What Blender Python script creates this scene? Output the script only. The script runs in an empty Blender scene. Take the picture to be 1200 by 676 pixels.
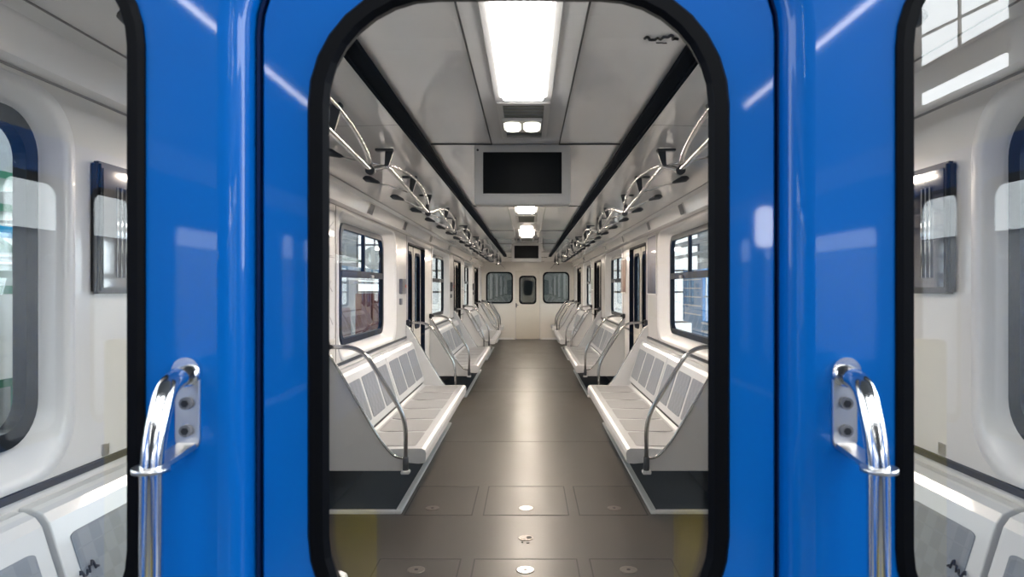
import bpy, bmesh, math, random
from mathutils import Vector, Matrix
random.seed(4)
SC = bpy.context.scene
COL = SC.collection
PI = math.pi
EYE = 1.47            # camera height above the car floor

# ------------------------------------------------------------------ camera
cam_d = bpy.data.cameras.new('camera')
cam = bpy.data.objects.new('camera', cam_d); COL.objects.link(cam)
cam.location = (0.014, 0, EYE); cam.rotation_euler = (PI/2, 0, 0)
cam_d.sensor_width = 36; cam_d.lens = 24.0
cam_d.shift_x = -19/1200; cam_d.shift_y = -1.5/1200
cam_d.clip_start = 0.02; cam_d.clip_end = 200
cam_d.dof.use_dof = True; cam_d.dof.focus_distance = 4.6; cam_d.dof.aperture_fstop = 9
SC.camera = cam

# ------------------------------------------------------------------ world, exposure, lights
w = bpy.data.worlds.new('world'); SC.world = w; w.use_nodes = True
w.node_tree.nodes['Background'].inputs[0].default_value = (.70, .82, 1.0, 1)
w.node_tree.nodes['Background'].inputs[1].default_value = 0.35
SC.view_settings.view_transform = 'Standard'; SC.view_settings.look = 'None'
SC.view_settings.exposure = 0.0; SC.view_settings.gamma = 1.0
SC.view_settings.use_curve_mapping = False
LAMP = 90.0           # ceiling panels of the car
CLERE = 12.0           # daylight in the hall's high windows
END_GLOW = 2.6            # added glowing wall at the end of the hall
TUBE = 30.0           # hall tube lamps
def area(name, loc, rot, sx, sy, power, color, label):
    d = bpy.data.lights.new(name, 'AREA'); d.shape = 'RECTANGLE'; d.size = sx; d.size_y = sy
    d.energy = power; d.color = color
    o = bpy.data.objects.new(name, d); COL.objects.link(o); o.location = loc; o.rotation_euler = rot
    return o
# area lights added under the closed hall roof to light the car's end
area('roof_fill', (2.6, -5.5, 7.2), (math.radians(38), 0, math.radians(14)), 5, 3, 500, (.93, .97, 1), '')
area('roof_fill', (-3.4, -5.5, 7.2), (math.radians(38), 0, math.radians(-16)), 4, 3, 250, (.93, .97, 1), '')
# fill lights added inside both hall walls to brighten the train's sides
area('side_fill', (7.6, 6.5, 3.2), (0, math.radians(78), 0), 4.5, 22, 3400, (.88, .94, 1), '')
area('side_fill', (-7.6, 6.5, 3.2), (0, math.radians(-78), 0), 4.5, 22, 1500, (.88, .95, 1), '')

# ------------------------------------------------------------------ materials
def pm(name, col, rough=.5, metal=0, spec=.5, coat=0, var=0, vscale=6, bump=0, bscale=60, emis=None, es=0):
    m = bpy.data.materials.new(name); m.use_nodes = True
    nt = m.node_tree; b = nt.nodes['Principled BSDF']
    b.inputs['Base Color'].default_value = (*col, 1); b.inputs['Roughness'].default_value = rough
    b.inputs['Metallic'].default_value = metal; b.inputs['Specular IOR Level'].default_value = spec
    b.inputs['Coat Weight'].default_value = coat; b.inputs['Coat Roughness'].default_value = .04
    if emis: b.inputs['Emission Color'].default_value = (*emis, 1); b.inputs['Emission Strength'].default_value = es
    tc = nt.nodes.new('ShaderNodeTexCoord')
    if var:
        n = nt.nodes.new('ShaderNodeTexNoise'); n.inputs['Scale'].default_value = vscale; n.inputs['Detail'].default_value = 6
        r = nt.nodes.new('ShaderNodeValToRGB')
        r.color_ramp.elements[0].position = .3; r.color_ramp.elements[1].position = .7
        r.color_ramp.elements[0].color = (*[c*(1-var) for c in col], 1)
        r.color_ramp.elements[1].color = (*[min(1, c*(1+var)) for c in col], 1)
        nt.links.new(tc.outputs['Object'], n.inputs['Vector']); nt.links.new(n.outputs['Fac'], r.inputs['Fac'])
        nt.links.new(r.outputs['Color'], b.inputs['Base Color'])
    if bump:
        n2 = nt.nodes.new('ShaderNodeTexNoise'); n2.inputs['Scale'].default_value = bscale; n2.inputs['Detail'].default_value = 3
        bp = nt.nodes.new('ShaderNodeBump'); bp.inputs['Strength'].default_value = bump; bp.inputs['Distance'].default_value = .01
        nt.links.new(tc.outputs['Object'], n2.inputs['Vector']); nt.links.new(n2.outputs['Fac'], bp.inputs['Height'])
        nt.links.new(bp.outputs['Normal'], b.inputs['Normal'])
    return m
def emit(name, col, s):
    m = bpy.data.materials.new(name); m.use_nodes = True; nt = m.node_tree
    nt.nodes.remove(nt.nodes['Principled BSDF'])
    e = nt.nodes.new('ShaderNodeEmission'); e.inputs[0].default_value = (*col, 1); e.inputs[1].default_value = s
    nt.links.new(e.outputs[0], nt.nodes['Material Output'].inputs[0]); return m
def glass(name, tint=(.96, .98, .98), ior=1.5, rough=0.0):
    m = bpy.data.materials.new(name); m.use_nodes = True; nt = m.node_tree
    nt.nodes.remove(nt.nodes['Principled BSDF'])
    t = nt.nodes.new('ShaderNodeBsdfTransparent'); t.inputs[0].default_value = (*tint, 1)
    g = nt.nodes.new('ShaderNodeBsdfGlossy'); g.inputs['Roughness'].default_value = rough
    lw = nt.nodes.new('ShaderNodeLayerWeight'); lw.inputs['Blend'].default_value = .5
    pw = nt.nodes.new('ShaderNodeMath'); pw.operation = 'POWER'; pw.inputs[1].default_value = 5
    f = nt.nodes.new('ShaderNodeMapRange'); f0 = ((ior-1)/(ior+1))**2; f.inputs[3].default_value = f0; f.inputs[4].default_value = 1
    nt.links.new(lw.outputs['Facing'], pw.inputs[0]); nt.links.new(pw.outputs[0], f.inputs[0])
    x = nt.nodes.new('ShaderNodeMixShader')
    nt.links.new(f.outputs[0], x.inputs[0]); nt.links.new(t.outputs[0], x.inputs[1]); nt.links.new(g.outputs[0], x.inputs[2])
    nt.links.new(x.outputs[0], nt.nodes['Material Output'].inputs[0]); return m
M = {}
M['blue'] = pm('blue_car_paint', (.0, .122, .46), .34, spec=.12, coat=.5, var=.03, vscale=2.5)
M['blue_dull'] = pm('blue_train_side_paint', (.0, .13, .52), .35, spec=.4, coat=.4, var=.06, vscale=2)
M['rubber'] = pm('black_rubber', (.0012, .0015, .0025), .5, spec=.10)
M['navy_rubber'] = pm('window_rubber', (.004, .007, .012), .4, spec=.2)
M['wall'] = pm('white_wall_panel', (.76, .73, .70), .24, spec=.5, coat=.25, var=.02, vscale=3)
M['surround'] = pm('white_window_surround', (.78, .76, .75), .3, coat=.2)
M['ceil'] = pm('white_ceiling_panel', (.92, .90, .89), .14, spec=.5, coat=.5, var=.02, bump=.02, bscale=3)
M['seat'] = pm('white_seat_plastic', (.66, .66, .67), .28, coat=.3)
M['panel'] = pm('seat_end_panel', (.60, .60, .61), .35, coat=.15)
M['seam'] = pm('dark_seam', (.05, .048, .046), .6)
M['slot'] = pm('dark_ceiling_slot', (.002, .004, .008), .8, spec=.03)
M['chrome'] = pm('chrome_tube', (.80, .80, .80), .13, metal=1)
M['rail'] = pm('brushed_steel_rail', (.42, .42, .42), .22, metal=1)
M['steel'] = pm('polished_steel', (.70, .68, .66), .3, metal=1)
M['black'] = pm('black_plastic', (.012, .013, .016), .35)
M['brk'] = pm('dark_bracket', (.05, .055, .065), .35, metal=.5)
M['screen'] = pm('black_screen_glass', (.002, .002, .002), .3, spec=.03)
M['bezel'] = pm('grey_bezel', (.60, .58, .56), .4)
M['trimw'] = pm('pale_aluminium_trim', (.88, .88, .87), .4)
M['beige'] = pm('beige_door_paint', (.68, .63, .55), .4, coat=.1, var=.02)
M['ewall'] = pm('cream_end_wall', (.80, .76, .70), .35, coat=.15)
M['lamp'] = emit('lamp_diffuser', (1, .83, .69), LAMP)
M['lamp_near'] = emit('near_lamp_diffuser', (1, .95, .92), LAMP*.22)
M['lamp2'] = emit('small_lamp_bulb', (1, .93, .78), 5)
M['glass'] = glass('window_glass')
M['dglass'] = glass('door_leaf_glass', (.55, .62, .68))
M['fglass'] = glass('end_window_glass', (.75, .77, .75), 2.3)
M['grille'] = pm('grey_grille', (.16, .16, .17), .5)
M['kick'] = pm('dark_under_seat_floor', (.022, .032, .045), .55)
def padmat():
    m = pm('grey_mesh_pad', (.30, .315, .345), .38, coat=.1); nt = m.node_tree; b = nt.nodes['Principled BSDF']
    tc = nt.nodes.new('ShaderNodeTexCoord'); v = nt.nodes.new('ShaderNodeTexChecker'); v.inputs['Scale'].default_value = 22
    v.inputs[1].default_value = (.20, .215, .245, 1); v.inputs[2].default_value = (.235, .25, .28, 1)
    nt.links.new(tc.outputs['Object'], v.inputs['Vector']); nt.links.new(v.outputs['Color'], b.inputs['Base Color']); return m
M['pad'] = padmat()
M['spad'] = pm('grey_seat_pad', (.40, .395, .40), .3, coat=.3)
def floormat():
    m = pm('grey_brown_linoleum', (.12, .105, .09), .33, spec=.5); nt = m.node_tree; b = nt.nodes['Principled BSDF']
    tc = nt.nodes.new('ShaderNodeTexCoord')
    mp = nt.nodes.new('ShaderNodeMapping'); mp.inputs['Scale'].default_value = (1.6, .5, 1)
    n = nt.nodes.new('ShaderNodeTexNoise'); n.inputs['Scale'].default_value = 2.2; n.inputs['Detail'].default_value = 8
    n.inputs['Roughness'].default_value = .65
    r = nt.nodes.new('ShaderNodeValToRGB'); r.color_ramp.elements[0].position = .3; r.color_ramp.elements[1].position = .75
    r.color_ramp.elements[0].color = (.042, .037, .032, 1); r.color_ramp.elements[1].color = (.082, .071, .060, 1)
    f = nt.nodes.new('ShaderNodeTexNoise'); f.inputs['Scale'].default_value = 260
    x = nt.nodes.new('ShaderNodeMix'); x.data_type = 'RGBA'; x.blend_type = 'OVERLAY'; x.inputs[0].default_value = .25
    nt.links.new(tc.outputs['Object'], mp.inputs['Vector']); nt.links.new(mp.outputs[0], n.inputs['Vector'])
    nt.links.new(tc.outputs['Object'], f.inputs['Vector'])
    nt.links.new(n.outputs['Fac'], r.inputs['Fac']); nt.links.new(r.outputs['Color'], x.inputs[6]); nt.links.new(f.outputs['Fac'], x.inputs[7])
    nt.links.new(x.outputs[2], b.inputs['Base Color'])
    r2 = nt.nodes.new('ShaderNodeMapRange'); r2.inputs[3].default_value = .24; r2.inputs[4].default_value = .42
    nt.links.new(n.outputs['Fac'], r2.inputs[0]); nt.links.new(r2.outputs[0], b.inputs['Roughness']); return m
M['floor'] = floormat()

# ------------------------------------------------------------------ mesh helpers
def bx(bm, x0, x1, y0, y1, z0, z1, bev=0):
    g = bmesh.ops.create_cube(bm, size=1)
    for v in g['verts']:
        v.co = Vector(((x0+x1)/2 + v.co.x*abs(x1-x0), (y0+y1)/2 + v.co.y*abs(y1-y0), (z0+z1)/2 + v.co.z*abs(z1-z0)))
    if bev:
        es = list({e for v in g['verts'] for e in v.link_edges})
        bmesh.ops.bevel(bm, geom=es, offset=bev, segments=2, affect='EDGES')
def tube(bm, pts, r, n=12, cap=True):
    pts = [Vector(p) for p in pts]; rings = []
    up = None
    for i, p in enumerate(pts):
        a = pts[max(0, i-1)]; b = pts[min(len(pts)-1, i+1)]; t = (b-a).normalized()
        if up is None:
            up = Vector((0, 0, 1)) if abs(t.z) < .9 else Vector((0, 1, 0))
        s = t.cross(up).normalized(); up = s.cross(t).normalized()
        rr = r[i] if isinstance(r, (list, tuple)) else r
        rings.append([bm.verts.new(p + (s*math.cos(2*PI*k/n) + up*math.sin(2*PI*k/n))*rr) for k in range(n)])
    for a, b in zip(rings, rings[1:]):
        for k in range(n): bm.faces.new((a[k], a[(k+1) % n], b[(k+1) % n], b[k])).smooth = True
    if cap: bm.faces.new(rings[0][::-1]); bm.faces.new(rings[-1])
def bend(pts, rad, n=7):
    """polyline with its corners rounded"""
    pts = [Vector(p) for p in pts]; out = [pts[0]]
    for i in range(1, len(pts)-1):
        p = pts[i]; a = (pts[i-1]-p); b = (pts[i+1]-p)
        d = min(rad, a.length*.48, b.length*.48)
        A = p + a.normalized()*d; B = p + b.normalized()*d
        for k in range(n+1):
            t = k/n; out.append(A*(1-t)**2 + p*2*t*(1-t) + B*t*t)
    out.append(pts[-1]); return out
def rr(cx, cy, w, h, r, n=8):
    """rounded rectangle loop in 2-D, counter-clockwise"""
    o = []
    for (sx, sy, a0) in ((1, 1, 0), (-1, 1, PI/2), (-1, -1, PI), (1, -1, 1.5*PI)):
        for k in range(n+1):
            a = a0 + PI/2*k/n
            o.append((cx + sx*(w/2-r) + r*math.cos(a), cy + sy*(h/2-r) + r*math.sin(a)))
    return o
def lr(u0, u1, v0, v1, r, n=8): return rr((u0+u1)/2, (v0+v1)/2, u1-u0, v1-v0, r, n)
def loft(bm, loops, closed=False, smooth=False, capa=False, capb=False):
    L = [[bm.verts.new(p) for p in lp] for lp in loops]
    prs = list(zip(L, L[1:])) + ([(L[-1], L[0])] if closed else [])
    for a, b in prs:
        for k in range(len(a)):
            j = (k+1) % len(a)
            try: bm.faces.new((a[k], a[j], b[j], b[k])).smooth = smooth
            except ValueError: pass
    if capa: bm.faces.new(L[0][::-1])
    if capb: bm.faces.new(L[-1])
def xz(loop, y): return [(u, y, v) for u, v in loop]     # loop on a wall across the car
def yz(loop, x): return [(x, u, v) for u, v in loop]     # loop on a side wall
def prism_y(bm, prof, y0, y1):
    loft(bm, [[(x, y0, z) for x, z in prof], [(x, y1, z) for x, z in prof]], capa=True, capb=True)
def disc(bm, c, r, axis, h, n=24):
    tube(bm, [Vector(c) - Vector(axis)*h/2, Vector(c) + Vector(axis)*h/2], r, n)
def obj(name, bm, mat, parent=None, bevel=0, smooth=None):
    bmesh.ops.remove_doubles(bm, verts=bm.verts, dist=1e-5)
    bmesh.ops.recalc_face_normals(bm, faces=bm.faces)
    me = bpy.data.meshes.new(name); bm.to_mesh(me); bm.free()
    o = bpy.data.objects.new(name, me); COL.objects.link(o)
    me.materials.append(M[mat] if isinstance(mat, str) else mat)
    if parent: o.parent = parent
    if bevel:
        b = o.modifiers.new('bevel', 'BEVEL'); b.width = bevel; b.segments = 2; b.limit_method = 'ANGLE'; b.angle_limit = math.radians(40)
    return o
def B(): return bmesh.new()
def box(name, dims, mat, parent=None, bev=0):
    bm = B(); bx(bm, *dims, bev=bev); return obj(name, bm, mat, parent)
def tag(o, label, cat, group=None):
    o['label'] = label; o['category'] = cat
    if group: o['group'] = group
    return o
def struct(o, label=None):
    o['kind'] = 'structure'
    if label: o['label'] = label
    return o
def thing(name, label, cat, loc=(0, 0, 0), group=None):
    o = bpy.data.objects.new(name, None); COL.objects.link(o); o.location = loc; o.empty_display_size = .1
    return tag(o, label, cat, group)
def copy_tree(o, parent=None):
    c = o.copy(); COL.objects.link(c); c.parent = parent
    for ch in list(o.children): copy_tree(ch, c)
    return c

# ================================================================== CAR SHELL
Y0, Y1 = .80, 19.2              # outer face of the near end wall, inner face of the far end wall
WX = 1.30
WIN = [(.98, 1.91), (4.98, 6.48), (9.58, 11.08), (14.18, 15.68), (18.15, 18.95)]
DOOR = [(2.85, 4.05), (7.45, 8.65), (12.05, 13.25), (16.65, 17.85)]
# floor
bm = B(); bx(bm, -1.42, 1.42, .80, 19.3, -.08, 0)
floor = struct(obj('floor', bm, 'floor'), 'grey brown linoleum floor of the metro car')
bm = B()
for y in (6.5, 9.6, 12.4, 15.2): bx(bm, -.80, .80, y, y+.008, 0, .0012)
obj('floor_seam', bm, pm('floor_seam_filler', (.06, .053, .047), .5), floor)
# side walls
def flare(y0, y1):
    d = .05 if y1 < 3 else (.27 if y1 < 17 else .12)
    return (y0-d if y0 > 1.5 else y0-.06, y1+d if y1 < 17.9 else y1+.08)
for s, side in ((-1, 'left'), (1, 'right')):
    bm = B(); X = s*WX
    cells = []
    for a in WIN: f = flare(*a); cells.append(('w', f[0]-.01, f[1]+.01, a, f))
    for a in DOOR: cells.append(('d', a[0]-.03, a[1]+.03, a, a))
    cells.sort(key=lambda c: c[1]); y = .88
    TOP = 2.04
    for k, a, b, o_, f in cells:
        if a > y: bx(bm, X, X + s*.02, y, a, 0, TOP)
        if k == 'w':
            hole = lr(f[0], f[1], .955, 2.005, .16)
            loft(bm, [yz(lr(a, b, 0, TOP, .0004), X), yz(hole, X), yz(hole, X + s*.02)])
            loft(bm, [yz(lr(a, b, 0, TOP, .0004), X + s*.10), yz(lr(o_[0], o_[1], 1.04, 1.95, .12), X + s*.10)])
        else:
            hole = lr(o_[0], o_[1], -.10, 1.96, .05)
            loft(bm, [yz(lr(a, b, -.12, TOP, .0004), X), yz(hole, X), yz(hole, X + s*.07)])
        y = b
    if y < Y1: bx(bm, X, X + s*.02, y, Y1, 0, TOP)
    # outer skin between the doors closes the wall against daylight
    yy = .85
    for d in DOOR + [(19.25, 19.3)]:
        ws = [q for q in WIN if yy < q[0] < d[0]]
        cur = yy
        for q in ws:
            bx(bm, X + s*.09, X + s*.11, cur, flare(*q)[0]-.01, -.2, 2.3); cur = flare(*q)[1]+.01
            bx(bm, X + s*.09, X + s*.11, flare(*q)[0]-.01, cur, 2.03, 2.3)
        bx(bm, X + s*.09, X + s*.11, cur, d[0], -.2, 2.3)
        bx(bm, X + s*.06, X + s*.11, d[0], d[1], 1.97, 2.3)
        yy = d[1]
    wall = struct(obj('wall_'+side, bm, 'wall'), 'white panelled side wall of the metro car')
    # ledge strip with a dark joint above the seat backs
    bm = B()
    yy = .9
    for d in DOOR + [(19.2, 19.3)]:
        bx(bm, X - s*.012, X, yy, d[0]-.06, .925, .945, 0); yy = d[1]+.06
    obj('ledge', bm, 'seam', wall)
    bm = B()
    for yv in (2.35, 4.66, 7.38, 9.26, 11.98, 13.86, 16.58):
        bx(bm, X - s*.002, X, yv-.003, yv+.003, .95, 2.03)
    obj('panel_joint', bm, 'seam', wall)
    box('label_plate', (X - s*.004, X - s*.001, 2.10, 2.135, .95, .985), 'steel', wall)
    # windows
    for i, q in enumerate(WIN):
        f = flare(*q)
        bm = B()
        gx = X + s*.075
        L = [yz(lr(q[0], q[1], 1.04, 1.95, .12), gx - s*.018), yz(lr(q[0]+.045, q[1]-.045, 1.085, 1.905, .085), gx - s*.018),
             yz(lr(q[0]+.045, q[1]-.045, 1.085, 1.905, .085), gx + s*.02), yz(lr(q[0], q[1], 1.04, 1.95, .12), gx + s*.02)]
        loft(bm, L, closed=True)
        win = struct(obj('window_%d' % (i+1 + (0 if s < 0 else 5)), bm, 'navy_rubber'), 'side window with dark rubber frame and white surround')
        bm = B()
        loft(bm, [yz(lr(f[0]-.012, f[1]+.012, .945, 2.017, .165), X), yz(lr(f[0]-.006, f[1]+.006, .95, 2.01, .162), X - s*.01),
                  yz(lr(f[0]+.03, f[1]-.03, .98, 1.985, .15), X + s*.004),
                  yz(lr(q[0]-.02, q[1]+.02, 1.02, 1.97, .13), X + s*.062), yz(lr(q[0]-.004, q[1]+.004, 1.036, 1.954, .122), X + s*.075)], smooth=True)
        obj('surround', bm, 'surround', win)
        if 0 < i < 4:
            bm = B()
            bx(bm, gx - s*.022, gx + s*.01, q[0]+.03, q[1]-.03, 1.545, 1.60, .004)
            bx(bm, gx - s*.018, gx + s*.01, (q[0]+q[1])/2-.02, (q[0]+q[1])/2+.02, 1.59, 1.92, .004)
            obj('sash_bar', bm, 'navy_rubber', win)
            bm = B(); bx(bm, gx - s*.034, gx - s*.02, (q[0]+q[1])/2 + .18, (q[0]+q[1])/2 + .28, 1.55, 1.575, .003)
            obj('latch', bm, 'steel', win)
        bm = B(); bx(bm, gx + s*.0, gx + s*.005, q[0]+.03, q[1]-.03, 1.07, 1.92); obj('pane', bm, 'glass', win)
    # doors
    for i, d in enumerate(DOOR):
        bm = B()
        L = [yz(lr(d[0]-.002, d[1]+.002, -.10, 1.962, .05), X - s*.006), yz(lr(d[0]+.022, d[1]-.022, -.10, 1.94, .035), X - s*.006),
             yz(lr(d[0]+.022, d[1]-.022, -.10, 1.94, .035), X + s*.07), yz(lr(d[0]-.002, d[1]+.002, -.10, 1.962, .05), X + s*.07)]
        loft(bm, L, closed=True)
        dr = struct(obj('door_%d' % (i+1 + (0 if s < 0 else 4)), bm, 'rubber'), 'sliding side door with two beige leaves and tall windows')
        mid = (d[0]+d[1])/2; dx = X + s*.045
        for a, b in ((d[0]+.02, mid-.006), (mid+.006, d[1]-.02)):
            bm = B(); wy0, wy1 = a+.10, b-.10
            loft(bm, [yz(lr(a, b, 0, 1.945, .002), dx), yz(lr(wy0, wy1, .98, 1.87, .09), dx), yz(lr(wy0, wy1, .98, 1.87, .09), dx + s*.035), yz(lr(a, b, 0, 1.945, .002), dx + s*.035)], closed=True)
            leaf = obj('door_leaf', bm, 'beige', dr)
            bm = B()
            loft(bm, [yz(lr(wy0-.012, wy1+.012, .968, 1.882, .10), dx - s*.008), yz(lr(wy0+.02, wy1-.02, 1.0, 1.85, .075), dx - s*.008),
                      yz(lr(wy0+.02, wy1-.02, 1.0, 1.85, .075), dx + s*.03), yz(lr(wy0-.012, wy1+.012, .968, 1.882, .10), dx + s*.03)], closed=True)
            obj('window_gasket', bm, 'rubber', leaf)
            bm = B(); bx(bm, dx + s*.012, dx + s*.016, wy0, wy1, .99, 1.86); obj('pane', bm, 'dglass', leaf)
        bm = B(); bx(bm, dx - s*.004, dx + s*.03, mid-.007, mid+.007, 0, 1.945); obj('edge_seal', bm, 'rubber', dr)
        bm = B(); bx(bm, X - s*.04, X + s*.09, d[0], d[1], 0, .006); obj('threshold', bm, 'steel', dr)
# ceiling
prof = [(1.31, 2.03), (1.268, 2.048), (1.238, 2.145), (1.20, 2.166), (1.0, 2.173), (.7, 2.179), (.535, 2.183), (.49, 2.192), (.17, 2.19)]
bm = B()
for s in (-1, 1):
    P = [(s*a, b) for a, b in prof]
    for k_, (a, b) in enumerate(zip(P, P[1:])):
        vs = [bm.verts.new((a[0], .86, a[1])), bm.verts.new((b[0], .86, b[1])), bm.verts.new((b[0], 19.22, b[1])), bm.verts.new((a[0], 19.22, a[1]))]
        bm.faces.new(vs)
bx(bm, -.17, .17, .86, 19.22, 2.19, 2.20)
bx(bm, -1.42, 1.42, .82, 19.3, 2.30, 2.34)
ceiling = struct(obj('ceiling', bm, 'ceil'), 'glossy white panelled car ceiling')
bm = B()
for k in range(7):
    y = 3.43 + 2.62*k
    for s in (-1, 1):
        bx(bm, s*.17, s*.475, y-.004, y+.004, 2.185, 2.1915)
for s in (-1, 1):
    bx(bm, s*.167, s*.172, .9, 19.1, 2.185, 2.191)
for k in range(7):
    y = 2.99 + 2.62*k
    for s in (-1, 1):
        for a, b in zip(prof[3:6], prof[4:7]):
            loft(bm, [[(s*a[0], y, a[1]-.0015), (s*a[0], y+.005, a[1]-.0015)], [(s*b[0], y, b[1]-.0015), (s*b[0], y+.005, b[1]-.0015)]])
obj('panel_seam', bm, 'seam', ceiling)
bm = B()
for s in (-1, 1):
    bx(bm, s*1.199, s*1.205, .9, 19.2, 2.1625, 2.166)
    bx(bm, s*1.294, s*1.299, .9, 19.2, 2.028, 2.034)
obj('cove_joint', bm, pm('grey_joint', (.22, .21, .21), .6), ceiling)
for i, s in enumerate((-1, 1)):
    bm = B(); bx(bm, s*.480, s*.532, .88, 15.7, 2.168, 2.186); bx(bm, s*.528, s*.540, .88, 15.7, 2.160, 2.186)
    struct(obj('trim_%d' % (i+1), bm, 'slot'), 'dark slotted channel along the ceiling')
    bm = B(); bx(bm, s*.541, s*.550, .88, 15.7, 2.170, 2.183)
    struct(obj('trim_%d' % (i+3), bm, 'trimw'), 'pale strip beside the dark ceiling channel')

# ------------------------------------------------------------------ end walls (same layout near and far)
EX = -.0115 + .014                  # door axis
def end_wall(yo, yi, name, out_mat, in_mat, num, wins):
    """yo = outer face, yi = inner face; blue sheet outside and pale sheet inside"""
    dirn = 1 if yi > yo else -1
    res = []
    for y, mt, nm in ((yo, out_mat, name), (yi - dirn*.02, in_mat, 'lining')):
        bm = B(); th = dirn*(.05 if nm != 'lining' else .02)
        dcut = lr(-.351, .351, -.30, 1.93, .15)
        # strip of wall with the door hole
        loft(bm, [xz(lr(-.405, .405, -.32, 2.32, .0004), y), xz(dcut, y)])
        if nm != 'lining':   # rounded rebate leading in to the door leaf
            prev = [xz(dcut, y)]
            for k in range(1, 7):
                a = PI/2*k/6; off = .032*math.sin(a); dep = .030*(1-math.cos(a))
                prev.append(xz(lr(-.351+off, .351-off, -.30, 1.93-off, .15-off), y + dirn*dep))
            prev.append(xz(lr(-.319, .319, -.30, 1.898, .118), y + dirn*.06))
            loft(bm, prev, smooth=True)
        else:
            loft(bm, [xz(dcut, y), xz(dcut, y - dirn*.02)])
        for s in (-1, 1):
            cell = lr(min(s*.405, s*1.40), max(s*.405, s*1.40), -.32, 2.32, .0004)
            a, b = sorted((s*.4445+.004, s*1.145))
            h = lr(a, b, EYE-.43, EYE+.405, .125)
            loft(bm, [xz(cell, y), xz(h, y), xz(h, y+th)])
        o = obj(nm, bm, mt, res[0] if res else None)
        if not res: struct(o, 'end wall of the metro car')
        res.append(o)
    # side windows of the end wall
    for j, s in enumerate((-1, 1)):
        a, b = sorted((s*.4408+.005, s*1.15))
        bm = B()
        ge = .002 if dirn > 0 else .022
        ya, yb = yo - dirn*.008, yi + dirn*.006
        loft(bm, [xz(lr(a-.002, b+.002, EYE-.437, EYE+.412, .13), ya + dirn*.004), xz(lr(a+.004, b-.004, EYE-.431, EYE+.406, .126), ya),
                  xz(lr(a+.016, b-.016, EYE-.42, EYE+.395, .115), ya), xz(lr(a+.018, b-.018, EYE-.418, EYE+.393, .112), ya + dirn*.012),
                  xz(lr(a+.018, b-.018, EYE-.418, EYE+.393, .112), yb), xz(lr(a-ge, b+ge, EYE-.435-ge, EYE+.41+ge, .13), yb)], closed=True)
        win = struct(obj('window_%d' % (num+j), bm, 'rubber'), 'rounded end window in black rubber beside the door')
        bm = B(); bx(bm, a+.01, b-.01, yo + dirn*.018, yo + dirn*.023, EYE-.43, EYE+.40)
        obj('pane', bm, wins, win)
    return res[0]
def end_door(yo, dirn, num, mat, inmat, glassm, label):
    bm = B(); c = EX
    face = yo + dirn*.028
    o_ = lr(c-.3125, c+.3125, .01, 1.891, .112); h = lr(c-.2535, c+.2535, EYE-.452, EYE+.372, .152)
    loft(bm, [xz(o_, face+dirn*.006), xz(lr(c-.3085, c+.3085, .015, 1.887, .108), face), xz(h, face), xz(h, face + dirn*.020), xz(o_, face + dirn*.020)], closed=True)
    d = struct(obj('door_%d' % num, bm, mat), label)
    bm = B(); loft(bm, [xz(lr(c-.33, c+.33, -.01, 1.93, .06), face + dirn*.021), xz(h, face + dirn*.021), xz(h, face + dirn*.028), xz(lr(c-.33, c+.33, -.01, 1.93, .06), face + dirn*.028)], closed=True)
    obj('inner_lining', bm, inmat, d)
    bm = B()
    def gl(k): return lr(c-.2555+k, c+.2555-k, EYE-.455+k, EYE+.3745-k, .154-k)
    loft(bm, [xz(gl(0), face - dirn*.002), xz(gl(.004), face - dirn*.008), xz(gl(.020), face - dirn*.008), xz(gl(.0265), face - dirn*.002),
              xz(gl(.016), face + dirn*.030), xz(gl(0), face + dirn*.030)], closed=True)
    obj('window_gasket', bm, 'rubber', d)
    bm = B(); bx(bm, c-.24, c+.24, face + dirn*.008, face + dirn*.013, EYE-.44, EYE+.36)
    obj('pane', bm, glassm, d)
    return d, face
near = end_wall(Y0, .88, 'wall_near', 'blue', 'ewall', 11, 'glass')
dn, fc = end_door(Y0, 1, 9, 'blue', 'beige', 'glass', 'blue end door with a large rubber framed window')
bm = B()
loft(bm, [xz(lr(EX-.3185, EX+.3185, .0, 1.897, .118), fc + .002), xz(lr(EX-.3145, EX+.3145, .005, 1.893, .114), fc + .002),
          xz(lr(EX-.3145, EX+.3145, .005, 1.893, .114), fc+.03), xz(lr(EX-.3185, EX+.3185, .0, 1.897, .118), fc+.03)], closed=True)
obj('door_seal', bm, pm('deep_blue_seal', (.0, .012, .06), .6, spec=.2), dn)
far = end_wall(19.28, Y1, 'wall_far', 'blue_dull', 'ewall', 13, 'fglass')
# far door seen from inside: leaf almost flush with the lining
bm = B(); c = 0.0
loft(bm, [xz(lr(-.345, .345, .012, 1.945, .03), 19.195), xz(lr(-.34, .34, .017, 1.94, .028), 19.185), xz(lr(-.235, .235, 1.0, 1.785, .10), 19.185),
          xz(lr(-.235, .235, 1.0, 1.785, .10), 19.23), xz(lr(-.345, .345, .012, 1.945, .03), 19.23)], closed=True)
df = struct(obj('door_10', bm, 'beige'), 'beige end door with a rounded window at the far end')
bm = B()
loft(bm, [xz(lr(-.245, .245, .99, 1.795, .11), 19.175), xz(lr(-.205, .205, 1.03, 1.755, .085), 19.175), xz(lr(-.205, .205, 1.03, 1.755, .085), 19.22), xz(lr(-.245, .245, .99, 1.795, .11), 19.22)], closed=True)
obj('window_gasket', bm, 'rubber', df)
bm = B(); bx(bm, -.22, .22, 19.20, 19.205, 1.01, 1.77); obj('pane', bm, 'fglass', df)
bm = B(); bx(bm, -.335, -.305, 19.172, 19.185, .90, 1.02, .003); tube(bm, bend([(-.32, 19.18, .97), (-.32, 19.13, .97), (-.26, 19.13, .97)], .02), .008, 8)
obj('door_handle', bm, 'brk', df)
bm = B()
for z in (.35, 1.60): bx(bm, .335, .35, 19.17, 19.186, z, z+.09, .003)
obj('hinge', bm, 'steel', df)
bm = B()
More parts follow.
